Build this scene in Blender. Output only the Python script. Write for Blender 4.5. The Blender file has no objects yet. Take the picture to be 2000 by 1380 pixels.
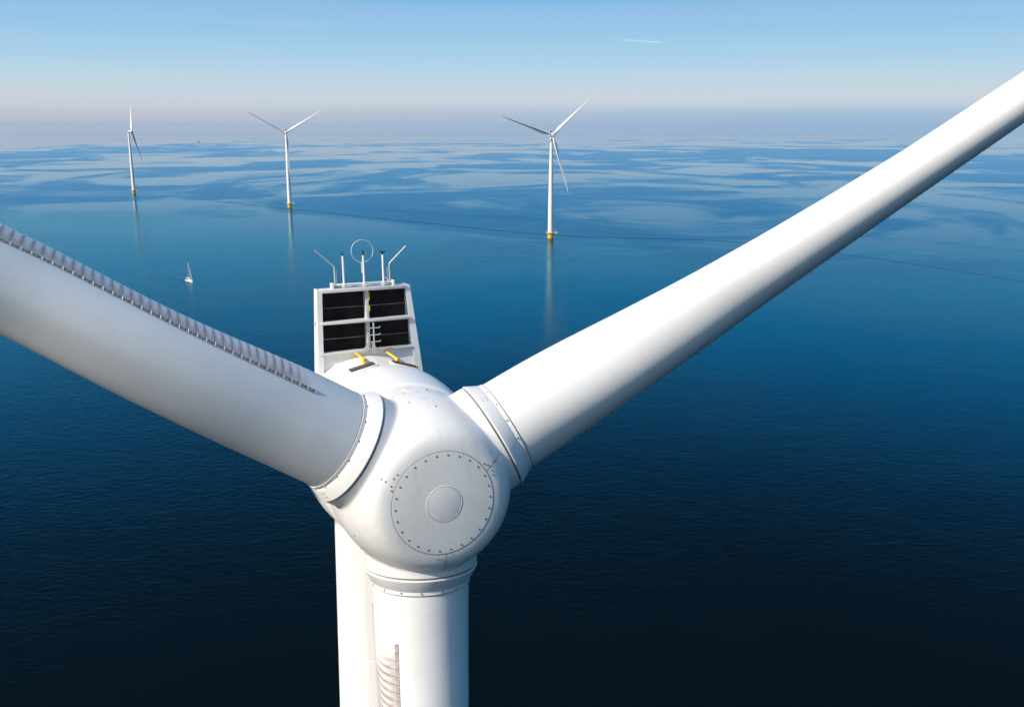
import bpy, bmesh, math, random
from mathutils import Vector, Matrix
R = math.radians
rnd = random.Random(7)
scene = bpy.context.scene
col = scene.collection

# ------------------------------------------------------------------ helpers
class MB:
    """collects simple shapes into one mesh"""
    def __init__(self):
        self.v = []; self.f = []; self.mi = []; self.uv = None
    def add(self, vs, fs, mi=0):
        o = len(self.v); self.v += [tuple(p) for p in vs]
        self.f += [tuple(i + o for i in f) for f in fs]; self.mi += [mi] * len(fs)
        return self
    def box(self, c, s, M=None, mi=0, bev=0.0):
        x, y, z = [k / 2 for k in s]
        b = min(bev, x * .49, y * .49, z * .49)
        if b <= 0:
            vs = [Vector((i * x, j * y, k * z)) for i in (-1, 1) for j in (-1, 1) for k in (-1, 1)]
            fs = [(0, 1, 3, 2), (4, 6, 7, 5), (0, 4, 5, 1), (2, 3, 7, 6), (0, 2, 6, 4), (1, 5, 7, 3)]
        else:
            bm = bmesh.new(); bmesh.ops.create_cube(bm, size=1)
            for v in bm.verts: v.co = Vector((v.co.x * 2 * x, v.co.y * 2 * y, v.co.z * 2 * z))
            bmesh.ops.bevel(bm, geom=bm.edges[:], offset=b, segments=2, affect='EDGES', profile=.5)
            bm.verts.ensure_lookup_table(); bm.verts.index_update()
            vs = [v.co.copy() for v in bm.verts]; fs = [[v.index for v in f.verts] for f in bm.faces]; bm.free()
        if M is not None: vs = [M @ v for v in vs]
        c = Vector(c)
        return self.add([v + c for v in vs], fs, mi)
    def lathe(self, prof, M=None, n=64, mi=0, cap=True):
        """prof: list of (axial, radius) along +Z"""
        vs = []; fs = []
        for a, r in prof:
            for k in range(n):
                t = 2 * math.pi * k / n
                vs.append(Vector((r * math.cos(t), r * math.sin(t), a)))
        for i in range(len(prof) - 1):
            for k in range(n):
                k2 = (k + 1) % n
                fs.append((i * n + k, i * n + k2, (i + 1) * n + k2, (i + 1) * n + k))
        if cap:
            if prof[0][1] > 1e-5: fs.append(tuple(range(n - 1, -1, -1)))
            if prof[-1][1] > 1e-5: fs.append(tuple((len(prof) - 1) * n + k for k in range(n)))
        if M is not None: vs = [M @ v for v in vs]
        return self.add(vs, fs, mi)
    def tube(self, pts, r, n=10, mi=0, closed=False):
        pts = [Vector(p) for p in pts]; m = len(pts); vs = []; fs = []
        prev = None
        for i, p in enumerate(pts):
            if closed: d = pts[(i + 1) % m] - pts[i - 1]
            else: d = pts[min(i + 1, m - 1)] - pts[max(i - 1, 0)]
            d.normalize()
            if prev is None:
                a = d.orthogonal().normalized()
            else:
                a = prev - d * prev.dot(d)
                a = a.normalized() if a.length > 1e-6 else d.orthogonal().normalized()
            prev = a; b = d.cross(a)
            rr = r[i] if isinstance(r, (list, tuple)) else r
            for k in range(n):
                t = 2 * math.pi * k / n
                vs.append(p + (a * math.cos(t) + b * math.sin(t)) * rr)
        for i in range(m if closed else m - 1):
            j = (i + 1) % m
            for k in range(n):
                k2 = (k + 1) % n
                fs.append((i * n + k, i * n + k2, j * n + k2, j * n + k))
        if not closed:
            fs.append(tuple(range(n - 1, -1, -1))); fs.append(tuple((m - 1) * n + k for k in range(n)))
        return self.add(vs, fs, mi)
    def mesh(self, name, mats, angle=35):
        me = bpy.data.meshes.new(name)
        me.from_pydata([tuple(v) for v in self.v], [], self.f)
        for m in (mats if isinstance(mats, (list, tuple)) else [mats]): me.materials.append(m)
        for p, i in zip(me.polygons, self.mi): p.material_index = i
        bm = bmesh.new(); bm.from_mesh(me)
        bmesh.ops.recalc_face_normals(bm, faces=bm.faces[:]); bm.to_mesh(me); bm.free()
        me.polygons.foreach_set('use_smooth', [True] * len(me.polygons))
        me.set_sharp_from_angle(angle=R(angle))
        if self.uv:
            l = me.uv_layers.new(name='UVMap')
            for lp in me.loops: l.data[lp.index].uv = self.uv[lp.vertex_index]
        me.update()
        return me

def frame(o, z, x=None):
    """matrix with +Z along z at o"""
    z = Vector(z).normalized()
    x = Vector(x) if x is not None else z.orthogonal()
    x = (x - z * x.dot(z)).normalized(); y = z.cross(x)
    m = Matrix((x, y, z)).transposed().to_4x4(); m.translation = Vector(o)
    return m

def link(name, me, parent=None, M=None):
    o = bpy.data.objects.new(name, me); col.objects.link(o)
    if parent is not None: o.parent = parent
    if M is not None: o.matrix_local = M
    return o
def tag(o, label=None, cat=None, group=None, kind=None):
    for k, v in (('label', label), ('category', cat), ('group', group), ('kind', kind)):
        if v: o[k] = v
    return o

# ------------------------------------------------------------------ materials
class NT:
    def __init__(self, tree): self.t = tree; tree.nodes.clear()
    def n(self, typ, **kw):
        nd = self.t.nodes.new(typ)
        for k, v in kw.items():
            if k == 'inp':
                for a, b in v.items():
                    if hasattr(b, 'is_linked') or isinstance(b, bpy.types.NodeSocket): self.t.links.new(b, nd.inputs[a])
                    else: nd.inputs[a].default_value = b
            else: setattr(nd, k, v)
        return nd
    def m(self, op, a, b=None, c=None, clamp=False):
        nd = self.t.nodes.new('ShaderNodeMath'); nd.operation = op; nd.use_clamp = clamp
        for i, x in enumerate((a, b, c)):
            if x is None: continue
            if isinstance(x, bpy.types.NodeSocket): self.t.links.new(x, nd.inputs[i])
            else: nd.inputs[i].default_value = x
        return nd.outputs[0]
    def mixc(self, f, a, b, mode='MIX'):
        nd = self.t.nodes.new('ShaderNodeMix'); nd.data_type = 'RGBA'; nd.blend_type = mode
        for i, x in ((0, f), (6, a), (7, b)):
            if isinstance(x, bpy.types.NodeSocket): self.t.links.new(x, nd.inputs[i])
            else: nd.inputs[i].default_value = x if i == 0 else (*x, 1)
        return nd.outputs[2]
    def mr(self, x, a, b, c=0., d=1., smooth=True):
        nd = self.t.nodes.new('ShaderNodeMapRange'); nd.interpolation_type = 'SMOOTHSTEP' if smooth else 'LINEAR'
        self.t.links.new(x, nd.inputs[0])
        for i, v in enumerate((a, b, c, d)): nd.inputs[i + 1].default_value = v
        return nd.outputs[0]
    def link(self, a, b): self.t.links.new(a, b)

def base_mat(name):
    m = bpy.data.materials.new(name); m.use_nodes = True
    t = NT(m.node_tree)
    out = t.n('ShaderNodeOutputMaterial'); p = t.n('ShaderNodeBsdfPrincipled')
    t.link(p.outputs[0], out.inputs[0])
    return m, t, p

def paint(name, c, rough=.4, vary=.05, scale=1.3, dirt=.0, metal=0., spec=.5, streak=None):
    m, t, p = base_mat(name)
    tc = t.n('ShaderNodeTexCoord')
    n1 = t.n('ShaderNodeTexNoise', inp={'Vector': tc.outputs['Object'], 'Scale': scale, 'Detail': 6., 'Roughness': .62})
    f = t.mr(n1.outputs['Fac'], .35, .68)
    c2 = tuple(x * (1 - vary) for x in c)
    cc = t.mixc(f, c, c2)
    if dirt:
        n2 = t.n('ShaderNodeTexNoise', inp={'Vector': tc.outputs['Object'], 'Scale': scale * 3.1, 'Detail': 8., 'Roughness': .7})
        cc = t.mixc(t.m('MULTIPLY', t.mr(n2.outputs['Fac'], .55, .8), dirt), cc, (c[0] * .55, c[1] * .52, c[2] * .5))
    if streak:                                        # run-off streaks and thin grease films
        mp = t.n('ShaderNodeMapping', inp={'Vector': tc.outputs['Object'], 'Scale': streak})
        n4 = t.n('ShaderNodeTexNoise', inp={'Vector': mp.outputs[0], 'Scale': 1., 'Detail': 6., 'Roughness': .68, 'Distortion': .3})
        cc = t.mixc(t.m('MULTIPLY', t.mr(n4.outputs['Fac'], .50, .78), .34), cc, (.44, .40, .35))
    t.link(cc, p.inputs['Base Color'])
    t.link(t.mr(n1.outputs['Fac'], .3, .7, rough - .05, rough + .07), p.inputs['Roughness'])
    p.inputs['Metallic'].default_value = metal
    p.inputs['Specular IOR Level'].default_value = spec
    return m

WHITE = (.80, .785, .765)
M_white = paint('white_paint', WHITE, .38, .035, .9, .12, streak=(3., 1., 1.))
M_hub = paint('spinner_gelcoat', (.79, .77, .745), .36, .09, 1.1, .3, streak=(5., .8, 2.2))
M_tower = paint('tower_paint', (.80, .785, .76), .42, .04, .5, .06, streak=(2.2, 2.2, .12))
M_seam = paint('dark_seam', (.24, .235, .23), .7)
M_bolt = paint('bolt_steel', (.20, .20, .20), .45, .2, 9, metal=.4)
M_boltw = paint('painted_bolt', (.42, .41, .41), .4, .1, 9)
M_galv = paint('galvanised_steel', (.58, .58, .59), .42, .12, 6, .1, metal=.3)
M_grate = paint('black_radiator', (.042, .030, .028), .85, .45, 2.5, spec=.2)
M_yellow = paint('yellow_paint', (.83, .58, .02), .45, .12, 3, .1)
M_foundy = paint('foundation_yellow', (.72, .42, .02), .55, .25, .5, .25)
M_brown = paint('louvre_brown', (.11, .075, .06), .6, .3, 9)
M_black = paint('black_plastic', (.015, .015, .017), .4)
M_red = paint('red_canvas', (.35, .04, .05), .7)
M_frame = paint('frame_grey', (.64, .62, .61), .5, .12, 3, .2)
M_fin = paint('fin_grey', (.55, .51, .49), .6, .1, 5)
M_vg = paint('vortex_strip_grey', (.42, .38, .36), .6, .2, 5)

def blade_material():
    m, t, p = base_mat('blade_gelcoat')
    tc = t.n('ShaderNodeTexCoord')
    sep = t.n('ShaderNodeSeparateXYZ', inp={0: tc.outputs['UV']})
    u, v = sep.outputs[0], sep.outputs[1]          # u: degrees from leading edge / 180, v: metres along the span
    n1 = t.n('ShaderNodeTexNoise', inp={'Vector': tc.outputs['Object'], 'Scale': .9, 'Detail': 6., 'Roughness': .6})
    n3 = t.n('ShaderNodeTexNoise', inp={'Vector': tc.outputs['Object'], 'Scale': 5., 'Detail': 7., 'Roughness': .65})
    basec = t.mixc(t.mr(n1.outputs['Fac'], .35, .7), WHITE, (.76, .745, .725))
    # faint chordwise weathering streaks
    mp = t.n('ShaderNodeMapping', inp={'Vector': tc.outputs['UV'], 'Scale': (2.2, 9., 1.)})
    n2 = t.n('ShaderNodeTexNoise', inp={'Vector': mp.outputs[0], 'Scale': 1., 'Detail': 5., 'Roughness': .7})
    basec = t.mixc(t.m('MULTIPLY', t.mr(n2.outputs['Fac'], .5, .8), .2), basec, (.55, .54, .55))
    le = t.m('MULTIPLY', t.mr(t.m('ABSOLUTE', t.m('ADD', u, t.m('MULTIPLY', t.m('SUBTRACT', n3.outputs['Fac'], .5), .10))), .02, .11, 1., 0.), t.mr(v, 4., 9.))
    basec = t.mixc(t.m('MULTIPLY', le, .30), basec, (.50, .46, .41))      # worn leading edge
    # soiling left in the wakes of the vortex generators, between the two strips
    q = t.m('DIVIDE', t.m('SUBTRACT', u, T1 / 180), (T2 - T1) / 180)
    band = t.m('MULTIPLY', t.mr(q, .0, .03), t.mr(q, .93, 1.02, 1., 0.))
    jit = t.m('MULTIPLY', t.m('SUBTRACT', n1.outputs['Fac'], .5), .10)
    start = t.mr(t.m('SUBTRACT', v, t.m('MULTIPLY', t.m('POWER', t.m('MAXIMUM', q, 0.), 2.), .8)), VG1, VG1 + .55)
    bow = t.m('ADD', t.m('MULTIPLY', t.m('POWER', t.m('SUBTRACT', q, .45), 2.), .22), t.m('MULTIPLY', q, .05))
    fr = t.m('FRACT', t.m('DIVIDE', t.m('ADD', t.m('ADD', v, bow), t.m('MULTIPLY', jit, .35)), .18))
    fx = t.m('DIVIDE', t.m('SUBTRACT', fr, .5), .40); fy = t.m('DIVIDE', t.m('SUBTRACT', q, .56), .46)
    rr = t.m('ADD', t.m('MULTIPLY', fx, fx), t.m('MULTIPLY', fy, fy))
    light = t.mr(rr, .25, 1.1, 1., 0.)
    line = t.mr(t.m('ABSOLUTE', t.m('SUBTRACT', fr, .5)), .36, .5)
    d = t.m('ADD', .60, t.m('MULTIPLY', line, .40))
    d = t.m('SUBTRACT', d, t.m('MULTIPLY', light, .46))
    d = t.m('MULTIPLY', d, t.mr(n3.outputs['Fac'], .25, .6, .7, 1.05))
    d = t.m('MULTIPLY', t.m('MULTIPLY', d, band), start, clamp=True)
    cc = t.mixc(t.m('MULTIPLY', d, .92), basec, (.27, .18, .175))
    t.link(cc, p.inputs['Base Color'])
    t.link(t.mr(n1.outputs['Fac'], .3, .7, .34, .44), p.inputs['Roughness'])
    return m

# ------------------------------------------------------------------ the camera
cam = bpy.data.cameras.new('camera'); camo = bpy.data.objects.new('camera', cam); col.objects.link(camo)
CZ = 102.59
PITCH = 13.4524
cam.sensor_width = 36.; cam.lens = 1852. / 2000 * 36.
cam.clip_start = .3; cam.clip_end = 90000.
camo.location = (0, 0, CZ); camo.rotation_euler = (R(90 - PITCH), 0, 0)
scene.camera = camo

# ------------------------------------------------------------------ wind turbine meshes (rotor frame: X right, Y up, Z towards the wind)
HUB_H = 95.
CONE = .0715
R0, R1, RR, RC = 2.26, 1.85, 1.07, 1.25
T1, T2 = 61., 123.
VG1, VG2 = 3.36, 2.8
TIP = 54.

def lerp_tab(tab, x):
    for (a, ya), (b, yb) in zip(tab, tab[1:]):
        if x <= b:
            k = (x - a) / (b - a); k = max(0, min(1, k))
            return ya + (yb - ya) * k
    return tab[-1][1]
def smooth_tab(tab, x):                       # Catmull-Rom through the table
    n = len(tab)
    for i in range(n - 1):
        a, b = tab[i], tab[i + 1]
        if x <= b[0] or i == n - 2:
            p = tab[max(i - 1, 0)]; q = tab[min(i + 2, n - 1)]
            h = b[0] - a[0]; k = max(0, min(1, (x - a[0]) / h))
            m0 = (b[1] - p[1]) / (b[0] - p[0]) * h if b[0] > p[0] else 0
            m1 = (q[1] - a[1]) / (q[0] - a[0]) * h if q[0] > a[0] else 0
            return (2*k**3-3*k*k+1)*a[1] + (k**3-2*k*k+k)*m0 + (-2*k**3+3*k*k)*b[1] + (k**3-k*k)*m1
CH = [(2.26, 2.14), (4, 2.2), (6, 2.55), (8, 3.05), (10, 3.3), (13, 3.2), (18, 2.85), (25, 2.3), (35, 1.7), (45, 1.2), (51, .75), (53.3, .38), (54, .05)]
TH = [(2.26, 2.14), (4, 2.06), (6, 1.84), (8, 1.6), (10, 1.42), (14, 1.18), (18, 1.03), (25, .74), (35, .4), (45, .24), (51, .13), (53.3, .06), (54, .012)]
TW = [(2.26, 12.), (8, 12.), (14, 8.), (25, 4.), (40, 1.), (54, -1.)]

def section(r, tdeg):
    """point of the blade surface: x = towards leading edge, y = towards suction side"""
    c = smooth_tab(CH, r); th = smooth_tab(TH, r)
    w = max(0, min(1, (r - 2.7) / 6.5)); w = w * w * (3 - 2 * w)
    t = R(tdeg)
    xc = (1 - math.cos(t)) / 2
    yt = th * (1.4845 * math.sqrt(max(xc, 0)) - .63 * xc - 1.758 * xc**2 + 1.4215 * xc**3 - .518 * xc**4)  # half thickness of a 20% section
    # cusped pressure side and a little camber
    cam_ = .065 * c * math.sin(math.pi * xc**1.7) * min(1, w)
    sgn = 1 if math.sin(t) >= 0 else -1
    if sgn < 0: cam_ += .085 * c * math.exp(-((xc - .72) / .12) ** 2)
    xa = c * (.5 - .17 * w - xc); ya = sgn * yt + cam_ * (.5 if sgn > 0 else 1.) 
    xr, yr = .5 * c * math.cos(t), .5 * th * math.sin(t)
    x = xr * (1 - w) + xa * w; y = yr * (1 - w) + ya * w
    tw = R(smooth_tab(TW, r) - 12.)
    pb = -2.2 * ((r - R0) / (TIP - R0)) ** 2           # pre-bend towards the pressure side
    return (x * math.cos(tw) + y * math.sin(tw), -x * math.sin(tw) + y * math.cos(tw) + pb)

def blade_mesh():
    b = MB(); b.uv = []
    rs = [2.26 + .28 * i for i in range(60)]
    r = rs[-1]
    while r < 53.2: r += .9; rs.append(min(r, 53.3))
    rs += [53.6, 53.85, 54.]
    n = 72
    ang = [-180 + 360 * k / n for k in range(n + 1)]
    for r in rs:
        for a in ang:
            x, y = section(r, a); b.v.append((x, y, r)); b.uv.append((a / 180, r))
    for i in range(len(rs) - 1):
        for k in range(n):
            b.f.append((i*(n+1)+k, i*(n+1)+k+1, (i+1)*(n+1)+k+1, (i+1)*(n+1)+k)); b.mi.append(0)
    b.f.append(tuple(range(n))); b.mi.append(0)
    b.f.append(tuple((len(rs)-1)*(n+1) + k for k in range(n))); b.mi.append(0)
    # dark seam where the shell meets the root band
    b2n = len(b.v)
    me = b.mesh('blade', [M_blade], 40)
    return me

def vg_mesh(tdeg, r0, r1):
    """strip with small paired fins, glued to the suction side"""
    b = MB(); step = .09; r = r0; i = 0
    def surf(r, t):
        x, y = section(r, t); x2, y2 = section(r, t + .5); x3, y3 = section(r, t - .5)
        tx, ty = x2 - x3, y2 - y3; l = math.hypot(tx, ty); tx /= l; ty /= l
        nx, ny = -ty, tx
        if nx * x + ny * y < 0 and r < 5: nx, ny = -nx, -ny
        return Vector((x, y, r)), Vector((nx, ny, 0)), Vector((tx, ty, 0))
    rows = []
    rr = r0
    while rr < r1:
        p, nn, tt = surf(rr, tdeg)
        if nn.y < 0: nn = -nn
        rows.append([p - tt * .05 + nn * .001, p - tt * .045 + nn * .010, p + tt * .045 + nn * .010, p + tt * .05 + nn * .001])
        rr += .25
    vs = [v for q in rows for v in q]; fs = []
    for k in range(len(rows) - 1):
        for j in range(3): fs.append((k*4+j, k*4+j+1, k*4+4+j+1, k*4+4+j))
    b.add(vs, fs, 0)
    while r < r1:
        p, nn, tt = surf(r, tdeg)
        if nn.y < 0: nn = -nn
        zz = Vector((0, 0, 1)); sk = .02 * (1 if i % 2 else -1)
        a0 = p - tt * .04 + zz * sk + nn * .008; a1 = p + tt * .04 - zz * sk + nn * .008
        a2 = a1 + nn * .036; o = zz * .003
        b.add([a0 - o, a1 - o, a2 - o, a0 + o, a1 + o, a2 + o], [(0, 1, 2), (3, 5, 4), (0, 3, 4, 1), (1, 4, 5, 2), (2, 5, 3, 0)], 1)
        r += step if i % 2 else step; i += 1
    return b.mesh('vortex_generator_strip', [M_vg, M_fin], 30)

def collar_mesh():
    """ring that closes the gap between spinner and blade; axis +Z is the blade axis"""
    b = MB()
    b.lathe([(R1 + .02, 1.0), (R1 + .02, RC - .004), (R1 + .03, RC + .008), (R1 + .045, RC + .010), (R0 - .115, RR + .055), (R0 - .105, RR + .045), (R0 - .10, RR + .03), (R0 - .012, RR + .028), (R0 - .012, RR - .03)], n=128, mi=0, cap=False)
    b.lathe([(R0 - .012, RR + .012), (R0 + .012, RR + .012), (R0 + .012, RR - .03)], n=128, mi=1, cap=False)
    b.lathe([(R1 - .06, 1.0), (R1 - .06, RC - .05), (R1 + .03, RC - .05)], n=96, mi=1, cap=False)
    for k in range(16):
        t = 2 * math.pi * (k + .35) / 16
        d = Vector((math.cos(t), math.sin(t), 0))
        M = frame(d * (RR + .026) + Vector((0, 0, R0 - .065)), d)
        b.lathe([(0, .024), (.012, .024), (.014, .014), (.034, .013), (.036, .0)], M, n=10, mi=2)
    for side in (.0, 2.4):                          # joint plates with six bolts each
        for i in range(3):
            for j in range(2):
                t = math.pi * .95 + side + .05 * i
                d = Vector((math.cos(t), math.sin(t), 0))
                zz_ = .14 + .09 * j; rr = RC + .010 - (zz_ - .045) / .25 * (RC - RR - .045); M = frame(d * rr + Vector((0, 0, R1 + zz_)), d + Vector((0, 0, .5)))
                b.lathe([(-.02, .013), (.008, .013), (.010, 0)], M, n=8, mi=2)
    return b.mesh('blade_collar', [M_white, M_seam, M_boltw], 30)

PROF = [(1.70, 0.), (1.692, .5), (1.668, .95), (1.64, 1.245), (1.565, 1.42), (1.41, 1.56), (1.18, 1.68), (.9, 1.79), (.55, 1.88), (.2, 1.925), (-.2, 1.94), (-.6, 1.93), (-.92, 1.91)]
def prof_radius(phi):
    """distance from hub centre to the spinner body along a ray at angle phi from the rotor axis"""
    c, s = math.cos(phi), math.sin(phi)
    for (a, r), (a2, r2) in zip(PROF, PROF[1:]):
        d1 = a * s - r * c; d2 = a2 * s - r2 * c
        if d1 >= 0 >= d2 and d1 != d2:
            k = d1 / (d1 - d2); aa, rr_ = a + (a2 - a) * k, r + (r2 - r) * k
            return math.hypot(aa, rr_)
    return 1e9

def smooth_profile():
    pts = PROF[:]
    for _ in range(3):
        q = [pts[0]]
        for p0, p1 in zip(pts, pts[1:]):
            q.append((p0[0] * .75 + p1[0] * .25, p0[1] * .75 + p1[1] * .25)); q.append((p0[0] * .25 + p1[0] * .75, p0[1] * .25 + p1[1] * .75))
        q.append(pts[-1]); pts = q
    return pts

def hub_mesh():
    global PROF
    PROF = smooth_profile()
    axes = []
    for k in range(3):
        az = math.pi * (2 * k + 1) / 3
        axes.append(Vector((math.sin(az) * math.cos(CONE), math.cos(az) * math.cos(CONE), math.sin(CONE))))
    NA, NP = 360, 150
    bm = bmesh.new(); rows = []
    top = bm.verts.new((0, 0, prof_radius(0.)if prof_radius(0.) < 9 else 1.70))
    BACK = -.92
    for i in range(1, NP + 1):
        phi = math.pi * .5 * i / NP * 1.28
        row = []
        for k in range(NA):
            t = 2 * math.pi * k / NA
            d = Vector((math.sin(phi) * math.sin(t), math.sin(phi) * math.cos(t), math.cos(phi)))
            rb = prof_radius(phi)
            if rb > 8: rb = BACK / d.z if d.z < 0 else 1.94
            rr_ = rb
            for a in axes:
                ca = d.dot(a)
                if ca > .3:
                    sa = math.sqrt(max(1e-6, 1 - ca * ca)); rc = min(RC / sa, 2.6)
                    rr_ = (rr_ ** 90 + rc ** 90) ** (1 / 90)
            if d.z < 0: rr_ = min(rr_, BACK / d.z * 1.0 if d.z < -1e-4 else 9)
            row.append(bm.verts.new(d * rr_))
        rows.append(row)
    for k in range(NA): bm.faces.new((top, rows[0][k], rows[0][(k + 1) % NA]))
    for r_, r2_ in zip(rows, rows[1:]):
        for k in range(NA):
            bm.faces.new((r_[k], r2_[k], r2_[(k + 1) % NA], r_[(k + 1) % NA]))
    bm.faces.new(rows[-1][::-1])
    for a in axes:
        g = bm.verts[:] + bm.edges[:] + bm.faces[:]
        res = bmesh.ops.bisect_plane(bm, geom=g, plane_co=a * (R1 - .03), plane_no=a, clear_outer=True)
        ed = [e for e in res['geom_cut'] if isinstance(e, bmesh.types.BMEdge)]
        try: bmesh.ops.edgeloop_fill(bm, edges=ed)
        except Exception: pass
    bmesh.ops.recalc_face_normals(bm, faces=bm.faces[:])
    me = bpy.data.meshes.new('hub'); bm.to_mesh(me); bm.free()
    me.materials.append(M_hub)
    me.polygons.foreach_set('use_smooth', [True] * len(me.polygons)); me.set_sharp_from_angle(angle=R(38))
    return me, axes

def body_pt(phi, t):
    d = Vector((math.sin(phi) * math.sin(t), math.sin(phi) * math.cos(t), math.cos(phi)))
    return d * prof_radius(phi), d
def body_at_radius(rad, t, lift=0.):
    for (a, r), (a2, r2) in zip(PROF, PROF[1:]):
        if r <= rad <= r2:
            k = (rad - r) / (r2 - r); z = a + (a2 - a) * k
            nn = Vector((-(a2 - a) * math.sin(t), -(a2 - a) * math.cos(t), (r2 - r))).normalized()
            return Vector((rad * math.sin(t), rad * math.cos(t), z)) + nn * lift, nn
    return Vector((rad * math.sin(t), rad * math.cos(t), 0)), Vector((math.sin(t), math.cos(t), 0))

RN = 1.097
def nose_meshes():
    b = MB(); n = 128
    # plate 12 mm proud of the spinner
    prof = []
    for rad in [0.0, .15, .3, .40, .55, .7, .85, 1.0, 1.05, 1.075, RN - .008]:
        p, nn = body_at_radius(max(rad, 1e-4), 0, .006); prof.append((p.z, max(rad, 0)))
    p, nn = body_at_radius(RN, 0, -.01); prof.append((prof[-1][0] - .010, RN - .002)); prof.append((p.z - .01, RN))
    b.lathe(prof, n=n, mi=0, cap=False)
    for rad, w, mi in ((RN + .004, .007, 1),):
        vs = []; fs = []
        for k in range(n):
            t = 2 * math.pi * k / n
            vs += [body_at_radius(rad - w, t, .003)[0], body_at_radius(rad + w, t, .003)[0]]
        for k in range(n): fs.append((2*k, 2*k+1, 2*((k+1) % n)+1, 2*((k+1) % n)))
        b.add(vs, fs, mi)
    disc = b.mesh('nose_plate', [M_hub, M_seam], 30)
    # inner round cap with a lip
    b = MB(); z0 = body_at_radius(.37, 0, .006)[0].z
    b.lathe([(z0 - .004, .386), (z0 + .005, .385), (z0 + .007, .382), (z0 + .007, .374), (z0 + .005, .371), (z0 + .001, .37)], n=96, mi=0, cap=False)
    b.lathe([(z0 + .0035, .372), (z0 + .0035, .362)], n=96, mi=1, cap=False)
    b.lathe([(z0 - .001, .362), (z0 + .006, .361), (z0 + .008, .35), (z0 + .012, 0.001)], n=96, mi=0, cap=True)
    capm = b.mesh('nose_cap', [M_hub, M_seam], 30)
    b = MB()
    N = 26
    def bolt(rad, t, s=1.):
        p, nn = body_at_radius(rad, t, .005)
        b.lathe([(0, .021 * s), (.004, .021 * s), (.006, .016 * s), (.010, .015 * s), (.011, 0)], frame(p, nn), n=10, mi=1)
    for k in range(N): bolt(1.02, 2 * math.pi * (k + .3) / N)
    ring = b; b = MB(); b_ring = ring
    for c in (180, 60, 300):                       # joints of the spinner shells
        for dr, dt in ((1.2, -4.5), (1.22, 3.), (1.2, 8), (1.33, -2.4), (1.16, -8.5), (1.42, -2.)):
            bolt(dr, R(c + dt - 3), .8)
    for c in (0, 120, 240):                        # fasteners along the rear flange
        for k in range(7): 
            t = R(c + (k - 3) * 8.5); d = Vector((math.sin(t), math.cos(t), 0))
            b.lathe([(-.02, .016), (.006, .015), (.008, 0)], frame(d * 1.936 + Vector((0, 0, -.3 + .05 * (k % 2))), d), n=8, mi=1)
        for dt, z in ((-12, .35), (3, .75)):
            t = R(c + dt); p_, n_ = body_at_radius(1.9 if z < .5 else 1.83, t, .0)
            b.lathe([(-.01, .022), (.008, .02), (.01, 0)], frame(p_, n_), n=8, mi=1)
    bolts = b.mesh('spinner_bolts', [M_hub, M_bolt], 30)
    rg = ring.mesh('bolt_ring', [M_hub, M_bolt], 30)
    bm = bmesh.new(); bm.from_mesh(disc); nf = len(bm.faces); bm.from_mesh(rg); bm.faces.ensure_lookup_table()
    for f in bm.faces[nf:]: f.material_index = 2
    bm.to_mesh(disc); bm.free(); disc.materials.append(M_bolt)
    bm = bmesh.new(); bm.from_mesh(ME['hub']); bm.from_mesh(bolts); bm.to_mesh(ME['hub']); bm.free(); ME['hub'].materials.append(M_bolt)
    # shell joints
    joints = []
    for c in (180, 60):
        b = MB()
        pts = [body_at_radius(RN + (1.80 - RN) * i / 30, R(c - 4), .004) for i in range(31)]
        vs = []; fs = []
        for i, (p, nn) in enumerate(pts):
            s = Vector((math.cos(R(c - 4)), -math.sin(R(c - 4)), 0)) * .0065
            vs += [p - s, p + s]
        for i in range(30): fs.append((2*i, 2*i+1, 2*i+3, 2*i+2))
        b.add(vs, fs)
        joints.append(b.mesh('shell_joint', [M_seam], 30))
    return disc, capm, joints

def hub_hatch_mesh():
    b = MB()
    M = frame((.12, 1.915, -.55), (.06, 1, .05), (1, 0, 0))
    b.lathe([(-.08, .27), (.012, .27), (.02, .262), (.024, .24), (.026, 0.12), (.027, .01)], M, n=64)
    return b.mesh('access_hatch', [M_hub], 40)

# nacelle, in the rotor frame: bk = -Z
def nacelle_mesh():
    b = MB()
    pr = [(.955, 1.2), (.955, 1.86), (.975, 1.925), (1.02, 1.965), (1.12, 1.985), (1.9, 2.05), (2.2, 2.075), (2.66, 2.085), (2.74, 2.08), (2.79, 2.055), (2.795, 2.035), (2.81, 2.03), (3.72, 2.03), (3.725, 2.02), (3.74, 2.02), (3.745, 2.03),
          (4.62, 2.02), (4.95, 1.96), (5.25, 1.83), (5.45, 1.6), (5.55, 1.2), (5.57, .01)]
    M = Matrix.Rotation(math.pi, 4, 'X')
    b.lathe(pr, M, n=160, cap=True)
    return b.mesh('nacelle', [M_white], 32)

def cylpt(B, deg, r): return Vector((r * math.sin(R(deg)), r * math.cos(R(deg)), -B))
def vent_mesh():
    b = MB()
    w, l, h = .62, .30, .05     # tangential, axial
    b.box((0, 0, h / 2), (w + .08, l + .08, h), mi=0, bev=.012)
    b.box((0, 0, h + .006), (w, l, .012), mi=1)
    for k in range(9):
        b.box((0, -l / 2 + l * (k + .5) / 9, h + .018), (w - .01, .012, .02), Matrix.Rotation(.5, 3, 'X'), mi=1)
    return b.mesh('roof_vent', [M_white, M_brown], 30)
def handrail_mesh(l):
    b = MB()
    b.box((0, 0, .12), (.05, l, .05), bev=.01)
    for s in (-1, 1): b.box((0, s * (l / 2 - .06), .05), (.06, .09, .14), bev=.01)
    b.box((0, l / 2 - .05, .1), (.09, .09, .12), bev=.012); b.box((0, -l / 2 + .07, .07), (.09, .10, .12), bev=.012)
    return b.mesh('yellow_handrail', [M_yellow], 30)

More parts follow.
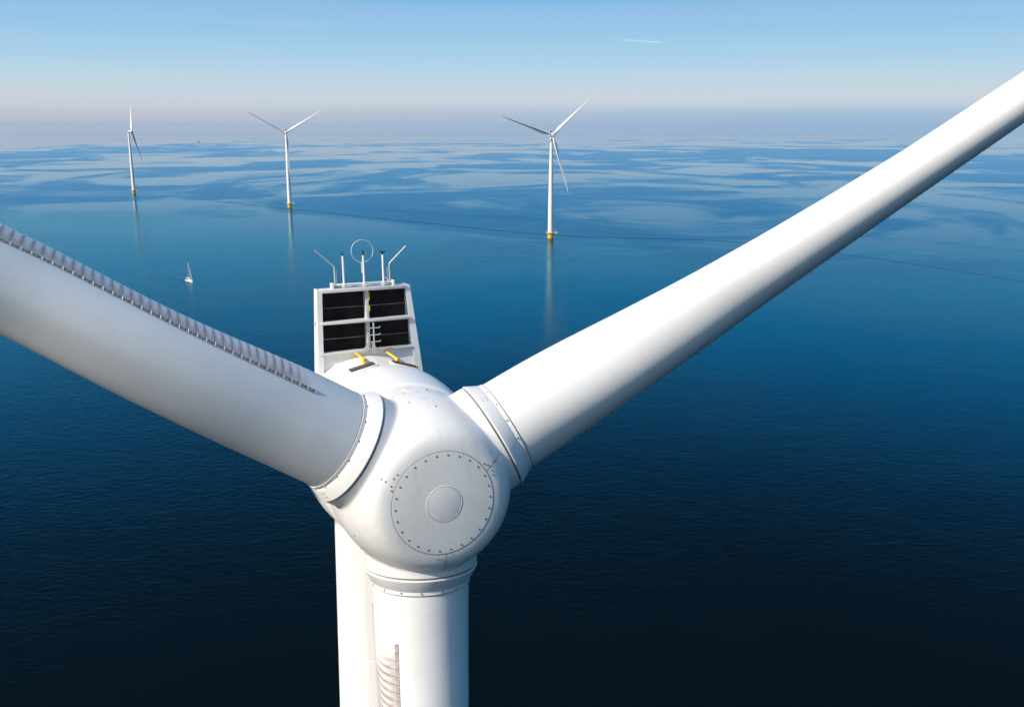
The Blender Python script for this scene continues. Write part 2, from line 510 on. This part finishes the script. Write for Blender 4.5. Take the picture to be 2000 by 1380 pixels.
# cooler frame coordinates: x right, y up (from hub axis), z = 0 at front, backwards negative
CB = 4.47
def cooler_parts():
    W0, W1 = 1.195, 1.36      # half widths at top / bottom
    YT, YB = 3.80, 1.45
    parts = {}
    def side(s):
        W1 = 1.27 if s < 0 else 1.47
        b = MB(); th_ = .055
        xs = lambda y: W1 + (W0 - W1) * (y - YB) / (YT - YB)
        D0, D1 = .42, .62
        vs = []
        for y, d in ((YB, D1), (YT, D0)):
            for dx in (0, -th_):
                for z in (0.03, -d): vs.append((s * (xs(y) + dx), y, z))
        fs = [(0, 1, 3, 2), (4, 6, 7, 5), (0, 4, 5, 1), (2, 3, 7, 6), (0, 2, 6, 4), (1, 5, 7, 3)]
        b.add(vs, fs)
        # front flange
        vs = []
        for y in (YB, YT):
            for dx in (.012, -.115 if (s < 0 or y > 2) else -.2):
                for z in (.034, .062): vs.append((s * (xs(y) + dx), y, z))
        b.add(vs, fs)
        return b.mesh('side_panel', [M_white], 25)
    parts['side_panel'] = [side(-1), side(1)]
    def beam(y, h, d, x0=-1., x1=1., zf=.09):
        b = MB(); b.box(((x0 + x1) / 2, y, zf - d / 2), (x1 - x0, h, d), bev=.008)
        return b.mesh('cross_beam', [M_frame], 30)
    parts['cross_beam'] = [beam(3.765, .085, .40, -1.10, 1.10, .10), beam(2.95, .07, .30, -1.16, 1.16, .12), beam(2.16, .06, .26, -1.22, 1.22, .08)]
    b = MB(); b.box((.07, 2.96, -.10), (.085, 1.54, .23), bev=.006)
    parts['mullion'] = [b.mesh('mullion', [M_frame], 30)]
    g = []
    for x0, x1, y0, y1 in ((-1.14, .03, 2.985, 3.72), (.11, 1.12, 2.985, 3.72), (-1.2, .03, 2.19, 2.91), (.11, 1.19, 2.19, 2.91)):
        b = MB(); b.box(((x0 + x1) / 2, (y0 + y1) / 2, -.31), (x1 - x0 + .05, y1 - y0 + .06, .08), mi=0)
        n = 46
        for k in range(n): b.box(((x0 + x1) / 2, y0 + (y1 - y0) * (k + .5) / n, -.265), (x1 - x0 - .01, .004, .012), mi=0)
        b.box(((x0 + x1) / 2, y0 + (y1 - y0) * .42, -.258), (x1 - x0 - .01, .006, .006), mi=1)
        g.append(b.mesh('radiator_panel', [M_grate, M_galv], 30))
    parts['radiator_panel'] = g
    b = MB()
    vs = [(-1.28, 2.12, -.02), (1.22, 2.12, -.02), (1.32, 1.35, .02), (-1.32, 1.35, .02)]
    vs2 = [(x, y, z - .04) for x, y, z in vs]
    b.add(vs + vs2, [(0, 1, 2, 3), (7, 6, 5, 4), (0, 4, 5, 1), (1, 5, 6, 2), (2, 6, 7, 3), (3, 7, 4, 0)])
    parts['apron_panel'] = [b.mesh('apron_panel', [M_white], 30)]
    # ladder in front of the mullion
    b = MB()
    b.box((.17, 2.50, .16), (.035, .80, .035), bev=.004)
    for y in (2.22, 2.40, 2.58, 2.76): b.tube([(.06, y, .165), (.33, y, .165), (.335, y + .035, .165)], .013, 8)
    b.add([(.02, 2.18, .10), (-.12, 2.18, .10), (.02, 2.40, .10), (.02, 2.18, .12), (-.12, 2.18, .12), (.02, 2.40, .12)], [(0, 1, 2), (3, 5, 4), (0, 3, 4, 1), (1, 4, 5, 2), (2, 5, 3, 0)])
    b.add([(.12, 2.18, .10), (.28, 2.18, .10), (.12, 2.40, .10), (.12, 2.18, .12), (.28, 2.18, .12), (.12, 2.40, .12)], [(0, 1, 2), (3, 5, 4), (0, 3, 4, 1), (1, 4, 5, 2), (2, 5, 3, 0)])
    parts['ladder'] = [b.mesh('ladder', [M_galv], 30)]
    tp = []
    for y, h in ((3.57, .2), (3.25, .14)):
        b = MB(); b.box((.125, y, .02), (.02, h, .03), bev=.004); tp.append(b.mesh('warning_tape', [M_yellow], 30))
    parts['warning_tape'] = tp
    b = MB()
    b.box((0, 3.905, -.05), (1.66, .045, .06), bev=.006); b.box((0, 3.835, -.16), (1.62, .03, .06), bev=.005)
    for x in (-.79, .79): b.box((x, 3.87, -.09), (.07, .16, .20), bev=.008)
    for x in (-.5, 0.03, .53): b.box((x, 3.87, -.05), (.09, .10, .09), bev=.006)
    b.tube([(.58, 4.03, -.05), (.70, 3.93, -.05)], .014, 8)
    parts['mounting_rail'] = [b.mesh('mounting_rail', [M_white], 30)]
    sm = []
    for x, h in ((-.49, .78), (.035, .77), (.545, .76)):
        b = MB()
        b.tube([(x, 3.86, -.05), (x, 3.88 + h * .96, -.05)], .026, 10, 0)
        b.tube([(x, 3.88 + h * .95, -.05), (x, 3.88 + h + .03, -.05)], .022, 10, 1)
        if x < -.2: b.tube([(x, 3.9 + h, -.05), (x - .05, 3.93 + h, -.05)], .014, 8, 1)
        elif x > .3:
            b.tube([(x - .06, 3.92 + h, -.05), (x + .06, 3.92 + h, -.05)], .013, 8, 1)
            for s in (-1, 1): b.lathe([(0, .02), (.03, .02), (.04, 0)], frame((x + s * .06, 3.905 + h, -.05), (0, 1, 0)), 10, 1)
        else: b.lathe([(0, .02), (.05, .024), (.07, .01), (.09, 0.001)], frame((x, 3.91 + h, -.05), (0, 1, 0)), 10, 1)
        sm.append(b.mesh('sensor_mast', [M_white, M_black], 30))
    parts['sensor_mast'] = sm
    lr = []
    for s in (-1, 1):
        b = MB()
        b.tube([(s * .715, 3.86, -.07), (s * .715, 4.33, -.07), (s * .72, 4.36, -.07), (s * .74, 4.39, -.07), (s * 1.18, 4.80, -.07)], .021, 10)
        b.tube([(s * .675, 3.86, -.11), (s * .675, 4.27, -.11)], .024, 10)
        lr.append(b.mesh('lightning_rod', [M_galv], 40))
    parts['lightning_rod'] = lr
    b = MB(); N = 48
    b.tube([(.035 + .285 * math.cos(2*math.pi*k/N), 4.72 + .285 * math.sin(2*math.pi*k/N), -.12) for k in range(N)], .0125, 8, closed=True)
    b.tube([(.0, 4.45, -.11), (.0, 4.2, -.09), (.02, 4.15, -.06)], .016, 8)
    parts['ring_antenna'] = [b.mesh('ring_antenna', [M_galv], 40)]
    return parts

# ---- tower with flange seams and the yellow foundation
def tower_mesh():
    pr = [(5.5, 2.5)]
    def rad(z): return lerp_tab([(5.5, 2.5), (30, 2.3), (60, 1.85), (80, 1.40), (92.95, 1.20)], z)
    z = 9.5
    for zz in (30.1, 55.3, 74.1, 85.35, 89.28):
        pr += [(zz - .022, rad(zz)), (zz - .018, rad(zz) - .012), (zz + .018, rad(zz) - .012), (zz + .022, rad(zz))]
    for zz in (20, 40, 65, 80): pr.append((zz, rad(zz)))
    pr += [(92.95, rad(92.95))]
    pr.sort()
    b = MB(); b.lathe(pr, n=128)
    return b.mesh('tower', [M_tower], 30)
def foundation_meshes():
    b = MB(); b.lathe([(-4, 2.75), (0, 2.75), (4.7, 2.75), (4.9, 2.6), (5.6, 2.6), (5.62, 2.4)], n=64)
    for t in (-75, -45):
        d = Vector((math.cos(R(t)), math.sin(R(t)), 0))
        b.tube([d * 3.3 + Vector((0, 0, -3)), d * 3.3 + Vector((0, 0, 4.6))], .16, 10)
    f = b.mesh('foundation', [M_foundy], 30)
    b = MB()
    b.lathe([(4.85, 2.5), (4.85, 4.0), (5.1, 4.0), (5.1, 2.5)], n=64, cap=False)
    b.box((4.6, .9, 4.98), (4.2, 3.4, .25))
    def rail(pts):
        for z in (5.65, 6.2): b.tube([(x, y, z) for x, y in pts], .06, 6)
        for x, y in pts: b.tube([(x, y, 5.05), (x, y, 6.22)], .06, 6)
    rail([(3.85 * math.cos(R(t)), 3.85 * math.sin(R(t))) for t in range(50, 335, 15)])
    rail([(2.8, 2.55), (4.6, 2.55), (6.6, 2.55), (6.6, 1), (6.6, -.7), (4.6, -.7), (3.3, -.7)])
    pl = b.mesh('service_platform', [M_yellowp], 30)
    b = MB()
    b.tube([(4.6, 1.4, 5.1), (4.6, 1.4, 8.6)], .24, 10); b.tube([(4.6, 1.4, 8.5), (2.9, .9, 10.2)], .18, 8)
    b.box((4.6, 1.4, 8.4), (.5, .5, .5), bev=.05)
    cr = b.mesh('davit_crane', [M_yellowp], 30)
    return f, pl, cr
M_yellowp = paint('platform_paint', (.76, .60, .36), .5, .2, 2, .2)

M_blade = blade_material()
ME = {}
ME['blade'] = blade_mesh()
ME['vg1'] = vg_mesh(T1, VG1, 26.); ME['vg2'] = vg_mesh(T2, VG2, 22.)
ME['collar'] = collar_mesh()
ME['hub'], AXES = hub_mesh()
ME['nose'], ME['cap'], JOINTS = nose_meshes()
ME['hatch'] = hub_hatch_mesh()
ME['nacelle'] = nacelle_mesh(); ME['vent'] = vent_mesh()
ME['bar'] = handrail_mesh(1.15); ME['bar2'] = handrail_mesh(1.45)
COOL = cooler_parts()
ME['tower'] = tower_mesh()
ME['found'], ME['plat'], ME['crane'] = foundation_meshes()

def turbine(loc, yaw, az0, tilt, label, full, pitch=R(-14), overhang=3.6, plat_rot=0.):
    """yaw: heading of the nose about Z (0 = nose towards -Y); az0: rotor angle"""
    root = bpy.data.objects.new('wind_turbine', None); col.objects.link(root)
    root.empty_display_size = 4
    nose = Vector((math.sin(yaw), -math.cos(yaw), 0))
    hub = Vector((loc[0], loc[1], HUB_H)); base = hub - nose * overhang; base.z = 0
    root.location = base
    tag(root, label, 'wind turbine', 'wind turbines standing in the sea')
    n = Vector((math.sin(yaw) * math.cos(tilt), -math.cos(yaw) * math.cos(tilt), math.sin(tilt)))
    rt = Vector((math.cos(yaw), math.sin(yaw), 0)); up = n.cross(rt)
    F = Matrix((rt, up, n)).transposed().to_4x4(); F.translation = hub - base
    T = link('tower', ME['tower'], root)
    Fd = link('foundation', ME['found'], root)
    pm = Matrix.Rotation(plat_rot, 4, 'Z')
    pl = link('service_platform', ME['plat'], Fd, pm); link('davit_crane', ME['crane'], Fd, pm)
    Na = link('nacelle', ME['nacelle'], root, F)
    Co = link('cooler', COOL['apron_panel'][0], root, F @ Matrix.Translation((0, 0, -CB)))
    for nm, lst in COOL.items():
        if nm == 'apron_panel': continue
        if not full and nm in ('ladder', 'warning_tape', 'mounting_rail', 'ring_antenna'): continue
        for me in lst: link(nm, me, Co)
    Rz = F @ Matrix.Rotation(-az0, 4, 'Z')
    Hb = link('hub', ME['hub'], root, Rz)
    if full:
        for B, dg, me, nm, rr_ in ((3.06, -13., 'vent', 'roof_vent', 2.02), (3.1, 17.5, 'vent', 'roof_vent', 2.02)):
            z = Vector((math.sin(R(dg)), math.cos(R(dg)), 0)); link(nm, ME[me], Na, frame(cylpt(B, dg, rr_), z, (math.cos(R(dg)), -math.sin(R(dg)), 0)))
        for B, dg, me in ((4.05, -8.2, 'bar'), (3.98, 13.5, 'bar2')):
            z = Vector((math.sin(R(dg)), math.cos(R(dg)), 0)); link('yellow_handrail', ME[me], Na, frame(cylpt(B, dg, 2.03), z, (math.cos(R(dg)), -math.sin(R(dg)), 0)))
        np_ = link('nose_plate', ME['nose'], Hb); link('nose_cap', ME['cap'], Hb); [link('shell_joint', j_, Hb) for j_ in JOINTS]
        link('access_hatch', ME['hatch'], Hb, Matrix.Rotation(az0, 4, 'Z'))
    for a in AXES:
        # blade frame: Z along blade, X leading edge (towards the wind when feathered), Y suction side
        m = frame((0, 0, 0), a, (0, 0, 1))
        m2 = m @ Matrix.Rotation(pitch, 4, 'Z')
        Bl = link('blade', ME['blade'], root, Rz @ m2)
        link('blade_collar', ME['collar'], Bl)
        if full:
            link('vortex_generator_strip', ME['vg1'], Bl); link('vortex_generator_strip', ME['vg2'], Bl)
    return root

turbine((-2.034, 19.733), .3904, .0528, .0483, 'huge close white wind turbine with round bolted spinner and black cooler grilles', True)
turbine((37.5, 893.5), R(20), R(-12), R(4), 'largest distant white turbine, with a long pale reflection below its yellow base', False, pitch=R(72), plat_rot=R(-10))
turbine((-288.7, 1243.3), R(16), R(-.8), R(4), 'middle distant white turbine with its lower blade hanging in front of its tower', False, pitch=R(72), plat_rot=R(-10))
turbine((-589.7, 1510.0), R(105), R(-30), R(6), 'leftmost distant turbine turned sideways, its rotor seen nearly edge-on', False, pitch=R(4), overhang=4.8, plat_rot=R(0))

# ------------------------------------------------------------------ boats
def hull(b, L, Wd, H, mi=0, n=14):
    secs = []
    for i in range(n + 1):
        s = i / n; x = -L / 2 + L * s
        w = Wd / 2 * (math.sin(math.pi * min(1, (.28 + s * .72)) ) ** .7 if s < 1 else 0) * (1 if s < .98 else .4)
        w = max(w, .03); zt = H * (.86 + .25 * s * s)
        secs.append([(x + .06 * L * s * s * 0, -w, zt), (x, -w * .93, zt * .45), (x - .03 * L * s, -w * .55, -.1), (x - .04 * L * s, 0, -.35), (x - .03 * L * s, w * .55, -.1), (x, w * .93, zt * .45), (x, w, zt)])
    m = 7; vs = [p for q in secs for p in q]; fs = []
    for i in range(n):
        for k in range(m - 1): fs.append((i*m+k, i*m+k+1, (i+1)*m+k+1, (i+1)*m+k))
        fs.append((i*m + m-1, i*m, (i+1)*m, (i+1)*m + m-1))
    fs.append(tuple(range(m))); fs.append(tuple(n*m + k for k in range(m)))
    b.add(vs, fs, mi)

def sailboat(loc, head):
    root = bpy.data.objects.new('sailing_boat', None); col.objects.link(root)
    root.location = (*loc, 0); root.rotation_euler = (R(3), 0, head)
    tag(root, 'small white sailing boat with bare mast, alone on the blue water', 'sailing boat')
    b = MB(); hull(b, 9.6, 3.7, 1.55); Hl = link('hull', b.mesh('hull', [M_white], 40), root)
    b = MB(); b.box((.6, 0, 1.66), (3.4, 1.7, .55), bev=.15); b.box((.6, 0, 1.74), (2.2, 1.72, .16), mi=1); link('cabin', b.mesh('cabin', [M_white, M_black], 30), Hl)
    b = MB(); b.tube([(.9, 0, 1.2), (.9, 0, 13.4)], [.13, .09], 10); b.tube([(.9, -.9, 7.6), (.9, .9, 7.6)], .05, 6); Ms = link('mast', b.mesh('mast', [M_white], 30), root)
    b = MB(); b.tube([(.85, 0, 2.45), (-3.2, 0, 2.35)], .08, 8); b.tube([(.8, 0, 2.62), (-1.2, 0, 2.62), (-3.0, 0, 2.5)], [.22, .2, .12], 8); link('boom', b.mesh('boom', [M_white], 30), Ms)
    b = MB(); b.tube([(4.6, 0, 1.55), (2.7, 0, 7.6), (1.0, 0, 13.1)], [.16, .15, .06], 8); link('furled_jib', b.mesh('furled_jib', [M_white], 30), root)
    b = MB()
    for y in (-1.3, 1.3): b.tube([(-.1, y, 1.1), (.9, y * .65, 7.6), (.9, 0, 13.1)], .03, 5)
    b.tube([(-4.7, 0, 1.2), (.9, 0, 13.3)], .03, 5); link('rigging', b.mesh('rigging', [M_galv], 30), Ms)
    b = MB(); b.box((-3.3, 0, 2.7), (1.9, 2.2, .12), bev=.05)
    for y in (-1, 1):
        for x in (-4.1, -2.5): b.tube([(x, y, 1.1), (x, y, 2.7)], .03, 6)
    link('bimini', b.mesh('bimini', [M_white], 30), root)
    b = MB(); b.box((-4.2, -.7, 1.75), (.5, .9, .55), bev=.12); link('stern_cover', b.mesh('stern_cover', [M_red], 30), root)
sailboat((-218.3, 636.2), R(-50))

def motorboat(name, loc, head, L, label, cat, hm):
    root = bpy.data.objects.new(name, None); col.objects.link(root); root.location = (*loc, 0); root.rotation_euler = (0, 0, head)
    tag(root, label, cat)
    b = MB(); hull(b, L, L * .24, L * .11); link('hull', b.mesh('hull', [hm], 40), root)
    b = MB(); b.box((-L * .22, 0, L * .18), (L * .25, L * .17, L * .17), bev=.2); b.box((-L * .215, 0, L * .2), (L * .25, L * .172, L * .05), mi=1); link('wheelhouse', b.mesh('wheelhouse', [M_white, M_black], 30), root)
    b = MB(); b.tube([(-L * .2, 0, L * .2), (-L * .2, 0, L * .42)], L * .008, 6); link('mast', b.mesh('mast', [M_white], 30), root)
motorboat('cargo_barge', (-2151.9, 6671.1), R(8), 22., 'tiny dark red ship near the horizon, farther of two specks', 'ship', M_red)
motorboat('motor_boat', (-1769.1, 5714.5), R(170), 12., 'tiny white boat near the horizon, nearer of two specks', 'boat', M_white)

# ------------------------------------------------------------------ sea
SEA_R = 20000.
def sea():
    b = MB(); n = 256
    vs = [(0, 0, 0)] + [(SEA_R * math.cos(2*math.pi*k/n), SEA_R * math.sin(2*math.pi*k/n), 0) for k in range(n)]
    b.add(vs, [(0, k + 1, (k + 1) % n + 1) for k in range(n)])
    m, t, p = base_mat('sea_water')
    geo = t.n('ShaderNodeNewGeometry'); pos = geo.outputs['Position']
    def noise(sc, detail, rough, dist=0., rot=0., off=(0, 0, 0)):
        mp = t.n('ShaderNodeMapping', inp={'Vector': pos, 'Scale': sc, 'Rotation': (0, 0, rot), 'Location': off})
        return t.n('ShaderNodeTexNoise', inp={'Vector': mp.outputs[0], 'Scale': 1., 'Detail': detail, 'Roughness': rough, 'Distortion': dist}).outputs['Fac']
    # wind patches: ruffled water and slicks
    pa = noise((1/430, 1/560, 1), 7., .58, 1.4, R(22), (3.1, 1.7, 0))
    pb = noise((1/1300, 1/1500, 1), 3., .5, .8, R(-8), (.4, 5.2, 0))
    patch = t.m('ADD', t.m('MULTIPLY', pa, .62), t.m('MULTIPLY', pb, .38))
    sep = t.n('ShaderNodeSeparateXYZ', inp={0: pos}); X, Y = sep.outputs[0], sep.outputs[1]
    patch = t.m('ADD', patch, t.mr(Y, 2800., 13000., 0., .20))
    sl = t.mr(patch, .475, .545)                      # 1 = slick
    near = t.mr(t.m('ADD', Y, t.m('MULTIPLY', t.m('SUBTRACT', pb, .5), 1600.)), 650., 1300., 1., 0.)
    sl = t.m('ADD', t.m('MULTIPLY', sl, t.m('SUBTRACT', 1., near)), t.m('MULTIPLY', near, t.m('MULTIPLY_ADD', t.mr(patch, .42, .6), .38, .48)))
    # wakes of ships long gone: thin ruffled lines
    def wake(pts, width):
        x0, x1 = pts[0][0], pts[-1][0]; ys = [q[1] for q in pts]; lo, hi = min(ys), max(ys)
        fx = t.mr(X, x0, x1, 0., 1., smooth=False)
        fc = t.n('ShaderNodeFloatCurve'); cv = fc.mapping.curves[0]
        cv.points[0].location = (0, (ys[0] - lo) / (hi - lo)); cv.points[1].location = (1, (ys[-1] - lo) / (hi - lo))
        for q in pts[1:-1]: cv.points.new((q[0] - x0) / (x1 - x0), (q[1] - lo) / (hi - lo))
        fc.mapping.update(); t.link(fx, fc.inputs['Value'])
        yy = t.m('MULTIPLY_ADD', fc.outputs[0], hi - lo, lo)
        wob = t.m('MULTIPLY', t.m('SUBTRACT', noise((1/40, 1/40, 1), 2., .5), .5), 6.)
        d = t.m('ABSOLUTE', t.m('SUBTRACT', t.m('ADD', Y, wob), yy))
        msk = t.mr(d, width * .3, width, 1., 0.)
        return t.m('MULTIPLY', msk, t.m('MULTIPLY', t.m('GREATER_THAN', X, x0), t.m('LESS_THAN', X, x1)))
    w1 = wake([(-419, 1351), (-256, 1193), (-114, 1061), (49.5, 918.5), (210, 864), (290, 754), (348, 638)], 4.)
    w2 = wake([(-200, 1247), (0, 1104), (245.6, 1038), (347, 918.5), (434, 802)], 4.)
    w3 = wake([(-254, 656), (-236, 650), (-221, 639)], 1.6)
    wk = t.m('MAXIMUM', t.m('MAXIMUM', w1, w3), t.m('MULTIPLY', w2, .6))
    rip = noise((.40, .62, 1), 4., .62, .3, R(20))
    chop = noise((.11, .17, 1), 4., .6, .5, R(15))
    swell = noise((.012, .03, 1), 3., .5, .3, R(10))
    h = t.m('ADD', t.m('MULTIPLY', rip, .50), t.m('ADD', t.m('MULTIPLY', chop, .45), t.m('MULTIPLY', swell, .5)))
    amp = t.m('ADD', t.m('MULTIPLY_ADD', sl, -1.75, 2.1), t.m('MULTIPLY', wk, .6))
    bump = t.n('ShaderNodeBump', inp={'Strength': 1., 'Distance': SEA_BUMP, 'Height': t.m('MULTIPLY', h, amp)})
    rough = t.m('ADD', t.m('MULTIPLY_ADD', sl, -(SEA_RO - SEA_RS), SEA_RO), t.m('MULTIPLY', wk, .05))
    # clear water: a nearly black body under a Fresnel mirror, the steeper part of it with a bluer reflection put into its colour
    fr = t.n('ShaderNodeFresnel', inp={'IOR': SEA_IOR, 'Normal': bump.outputs[0]})
    tint = t.mixc(t.mr(fr.outputs[0], .55, .98), t.mixc(near, t.mixc(sl, (.0, .66, .94), SEA_TINT), (.46, .89, 1.)), (1, 1, 1))
    tint = t.mixc(t.m('MULTIPLY', wk, .75), tint, (.05, .30, .45))  # wakes darkened by colour, for slopes that would mirror darker sky
    gl = t.n('ShaderNodeBsdfAnisotropic', inp={'Color': tint, 'Roughness': rough, 'Normal': bump.outputs[0]})
    df = t.n('ShaderNodeBsdfDiffuse', inp={'Color': (.0008, .003, .004, 1)})
    mx = t.n('ShaderNodeMixShader', inp={0: fr.outputs[0], 1: df.outputs[0], 2: gl.outputs[0]})
    out_ = [n for n in m.node_tree.nodes if n.bl_idname == 'ShaderNodeOutputMaterial'][0]
    t.link(mx.outputs[0], out_.inputs[0]); m.node_tree.nodes.remove(p)
    o = link('sea', b.mesh('sea', [m], 30))
    tag(o, 'calm deep blue sea with pale wind slicks reaching the horizon', kind='structure')
SEA_IOR, SEA_TINT = 1.27, (.62, .85, 1.)
SEA_BUMP, SEA_RO, SEA_RS = .20, .22, .06
sea()

# ------------------------------------------------------------------ haze
def haze():
    b = MB(); s = 21000.; zt = 147.
    b.box((0, 0, (zt - 1) / 2), (2 * s, 2 * s, zt + 1))
    m = bpy.data.materials.new('haze_air'); m.use_nodes = True; t = NT(m.node_tree)
    out = t.n('ShaderNodeOutputMaterial'); v = t.n('ShaderNodeVolumePrincipled')
    v.inputs['Color'].default_value = HAZE_C; v.inputs['Density'].default_value = HAZE_D
    v.inputs['Anisotropy'].default_value = 0.
    t.link(v.outputs[0], out.inputs['Volume'])
    o = link('haze', b.mesh('haze', [m], 30)); tag(o, 'thin pale blue haze lying over the sea towards the horizon', kind='stuff')
HAZE_C, HAZE_D = (.43, .66, .92, 1), 2.7e-5
haze()

# ------------------------------------------------------------------ sky and sun
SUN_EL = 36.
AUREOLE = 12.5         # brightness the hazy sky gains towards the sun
sd = Vector((-.815, -.58, 0)).normalized()            # where the sun stands, on the ground plan
SUN_AZ = math.atan2(sd.x, sd.y)
world = bpy.data.worlds.new('World'); scene.world = world; world.use_nodes = True
t = NT(world.node_tree)
out = t.n('ShaderNodeOutputWorld'); bg = t.n('ShaderNodeBackground'); t.link(bg.outputs[0], out.inputs[0])
bg.inputs['Strength'].default_value = .1
tc = t.n('ShaderNodeTexCoord'); gen = tc.outputs['Generated']
sep = t.n('ShaderNodeSeparateXYZ', inp={0: gen})
zc_ = t.m('MAXIMUM', sep.outputs[2], .004)
vec = t.n('ShaderNodeCombineXYZ', inp={0: sep.outputs[0], 1: sep.outputs[1], 2: zc_})
sky = t.n('ShaderNodeTexSky'); sky.sky_type = 'NISHITA'; sky.sun_disc = False
sky.sun_elevation = R(SUN_EL); sky.sun_rotation = SUN_AZ; sky.altitude = 100; sky.air_density = 1.; sky.dust_density = .6; sky.ozone_density = 2.5
t.link(vec.outputs[0], sky.inputs['Vector'])
hs = t.n('ShaderNodeHueSaturation', inp={'Color': sky.outputs[0], 'Saturation': 1.6, 'Value': 1.})
elev = t.m('MULTIPLY', t.m('ARCSINE', sep.outputs[2]), 180 / math.pi)
ramp = t.n('ShaderNodeValToRGB'); cr = ramp.color_ramp; cr.interpolation = 'CARDINAL'
STOPS = [(-2, (.33, .36, .44)), (.3, (.34, .37, .445)), (.75, (.355, .385, .45)), (1.05, (.38, .43, .495)), (2.1, (.37, .46, .53)), (3.5, (.30, .44, .55)), (5., (.23, .40, .555)), (6.7, (.185, .35, .54)), (7.4, (.06, .315, .53)), (8.1, (.0, .30, .545)), (13, (.0, .275, .62)), (19, (.0, .09, .24)), (28, (.0, .016, .036)), (37, (.0, .02, .06)), (52, (.0, .17, .42)), (70, (.0, .20, .50))]  # highest stops, out of frame, brightened as added blue fill for shaded sides
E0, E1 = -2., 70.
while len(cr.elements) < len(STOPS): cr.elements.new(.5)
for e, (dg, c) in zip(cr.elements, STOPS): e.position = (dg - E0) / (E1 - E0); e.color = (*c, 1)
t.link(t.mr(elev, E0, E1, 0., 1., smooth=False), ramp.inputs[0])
band = t.mr(t.m('MULTIPLY', t.m('ARCTAN2', sep.outputs[0], sep.outputs[1]), 180 / math.pi), -30., 24.)
low_c = t.mixc(t.m('MULTIPLY', band, t.mr(elev, .6, 1.6, 1., 0.)), (1.06, 1.0, .97), (.72, .93, 1.06))
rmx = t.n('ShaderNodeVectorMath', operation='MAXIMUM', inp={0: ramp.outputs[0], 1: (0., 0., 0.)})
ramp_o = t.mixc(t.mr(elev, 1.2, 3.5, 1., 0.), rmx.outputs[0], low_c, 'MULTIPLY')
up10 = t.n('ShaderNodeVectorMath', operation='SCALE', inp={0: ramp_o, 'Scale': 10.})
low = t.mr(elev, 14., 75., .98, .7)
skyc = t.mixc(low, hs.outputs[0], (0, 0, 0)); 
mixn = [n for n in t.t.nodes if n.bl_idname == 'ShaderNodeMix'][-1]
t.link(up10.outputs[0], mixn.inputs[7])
# thin cirrus wisps
az = t.m('MULTIPLY', t.m('ARCTAN2', sep.outputs[0], sep.outputs[1]), 180 / math.pi)
cv = t.n('ShaderNodeCombineXYZ', inp={0: t.m('MULTIPLY', az, .09), 1: t.m('MULTIPLY', t.m('ADD', elev, t.m('MULTIPLY', az, .045)), 1.5), 2: 3.3})
cn = t.n('ShaderNodeTexNoise', inp={'Vector': cv.outputs[0], 'Scale': 1., 'Detail': 7., 'Roughness': .6, 'Distortion': .4})
cm = t.m('MULTIPLY', t.mr(cn.outputs['Fac'], .56, .80), t.m('MULTIPLY', t.mr(elev, 1.5, 3.), .06))
# one short streak to the right of the nearest distant turbine
de = t.m('SUBTRACT', t.m('ADD', elev, t.m('MULTIPLY', t.m('SUBTRACT', az, 7.4), .075)), 4.72)
st = t.m('MULTIPLY', t.mr(t.m('ABSOLUTE', de), .01, .09, 1., 0.), t.m('MULTIPLY', t.mr(az, 5.4, 7.6), t.mr(az, 8.2, 9.0, 1., 0.)))
cm = t.m('MAXIMUM', cm, t.m('MULTIPLY', st, .2))
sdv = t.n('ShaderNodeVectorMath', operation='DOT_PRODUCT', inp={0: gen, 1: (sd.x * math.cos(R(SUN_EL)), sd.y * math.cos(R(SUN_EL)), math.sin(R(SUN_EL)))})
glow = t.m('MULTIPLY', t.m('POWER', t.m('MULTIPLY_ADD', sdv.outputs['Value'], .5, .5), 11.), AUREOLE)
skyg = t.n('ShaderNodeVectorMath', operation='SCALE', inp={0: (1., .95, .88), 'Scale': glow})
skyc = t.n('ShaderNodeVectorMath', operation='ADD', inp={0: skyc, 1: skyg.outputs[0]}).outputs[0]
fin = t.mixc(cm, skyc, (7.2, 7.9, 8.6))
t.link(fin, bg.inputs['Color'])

sun = bpy.data.lights.new('sun', 'SUN'); so = bpy.data.objects.new('sun', sun); col.objects.link(so)
sun.energy = 3.45; sun.angle = R(.53); sun.color = (1., .89, .745)
ds = Vector((sd.x * math.cos(R(SUN_EL)), sd.y * math.cos(R(SUN_EL)), math.sin(R(SUN_EL))))
so.rotation_euler = ds.to_track_quat('Z', 'Y').to_euler(); so.location = (-40, -30, 160)

# ------------------------------------------------------------------ render settings
scene.view_settings.view_transform = 'Standard'; scene.view_settings.look = 'None'
scene.view_settings.exposure = .55; scene.view_settings.gamma = 1.
scene.render.engine = 'CYCLES'
scene.cycles.max_bounces = 8; scene.cycles.volume_bounces = 0
scene.cycles.caustics_reflective = False; scene.cycles.caustics_refractive = False
scene.cycles.use_denoising = True
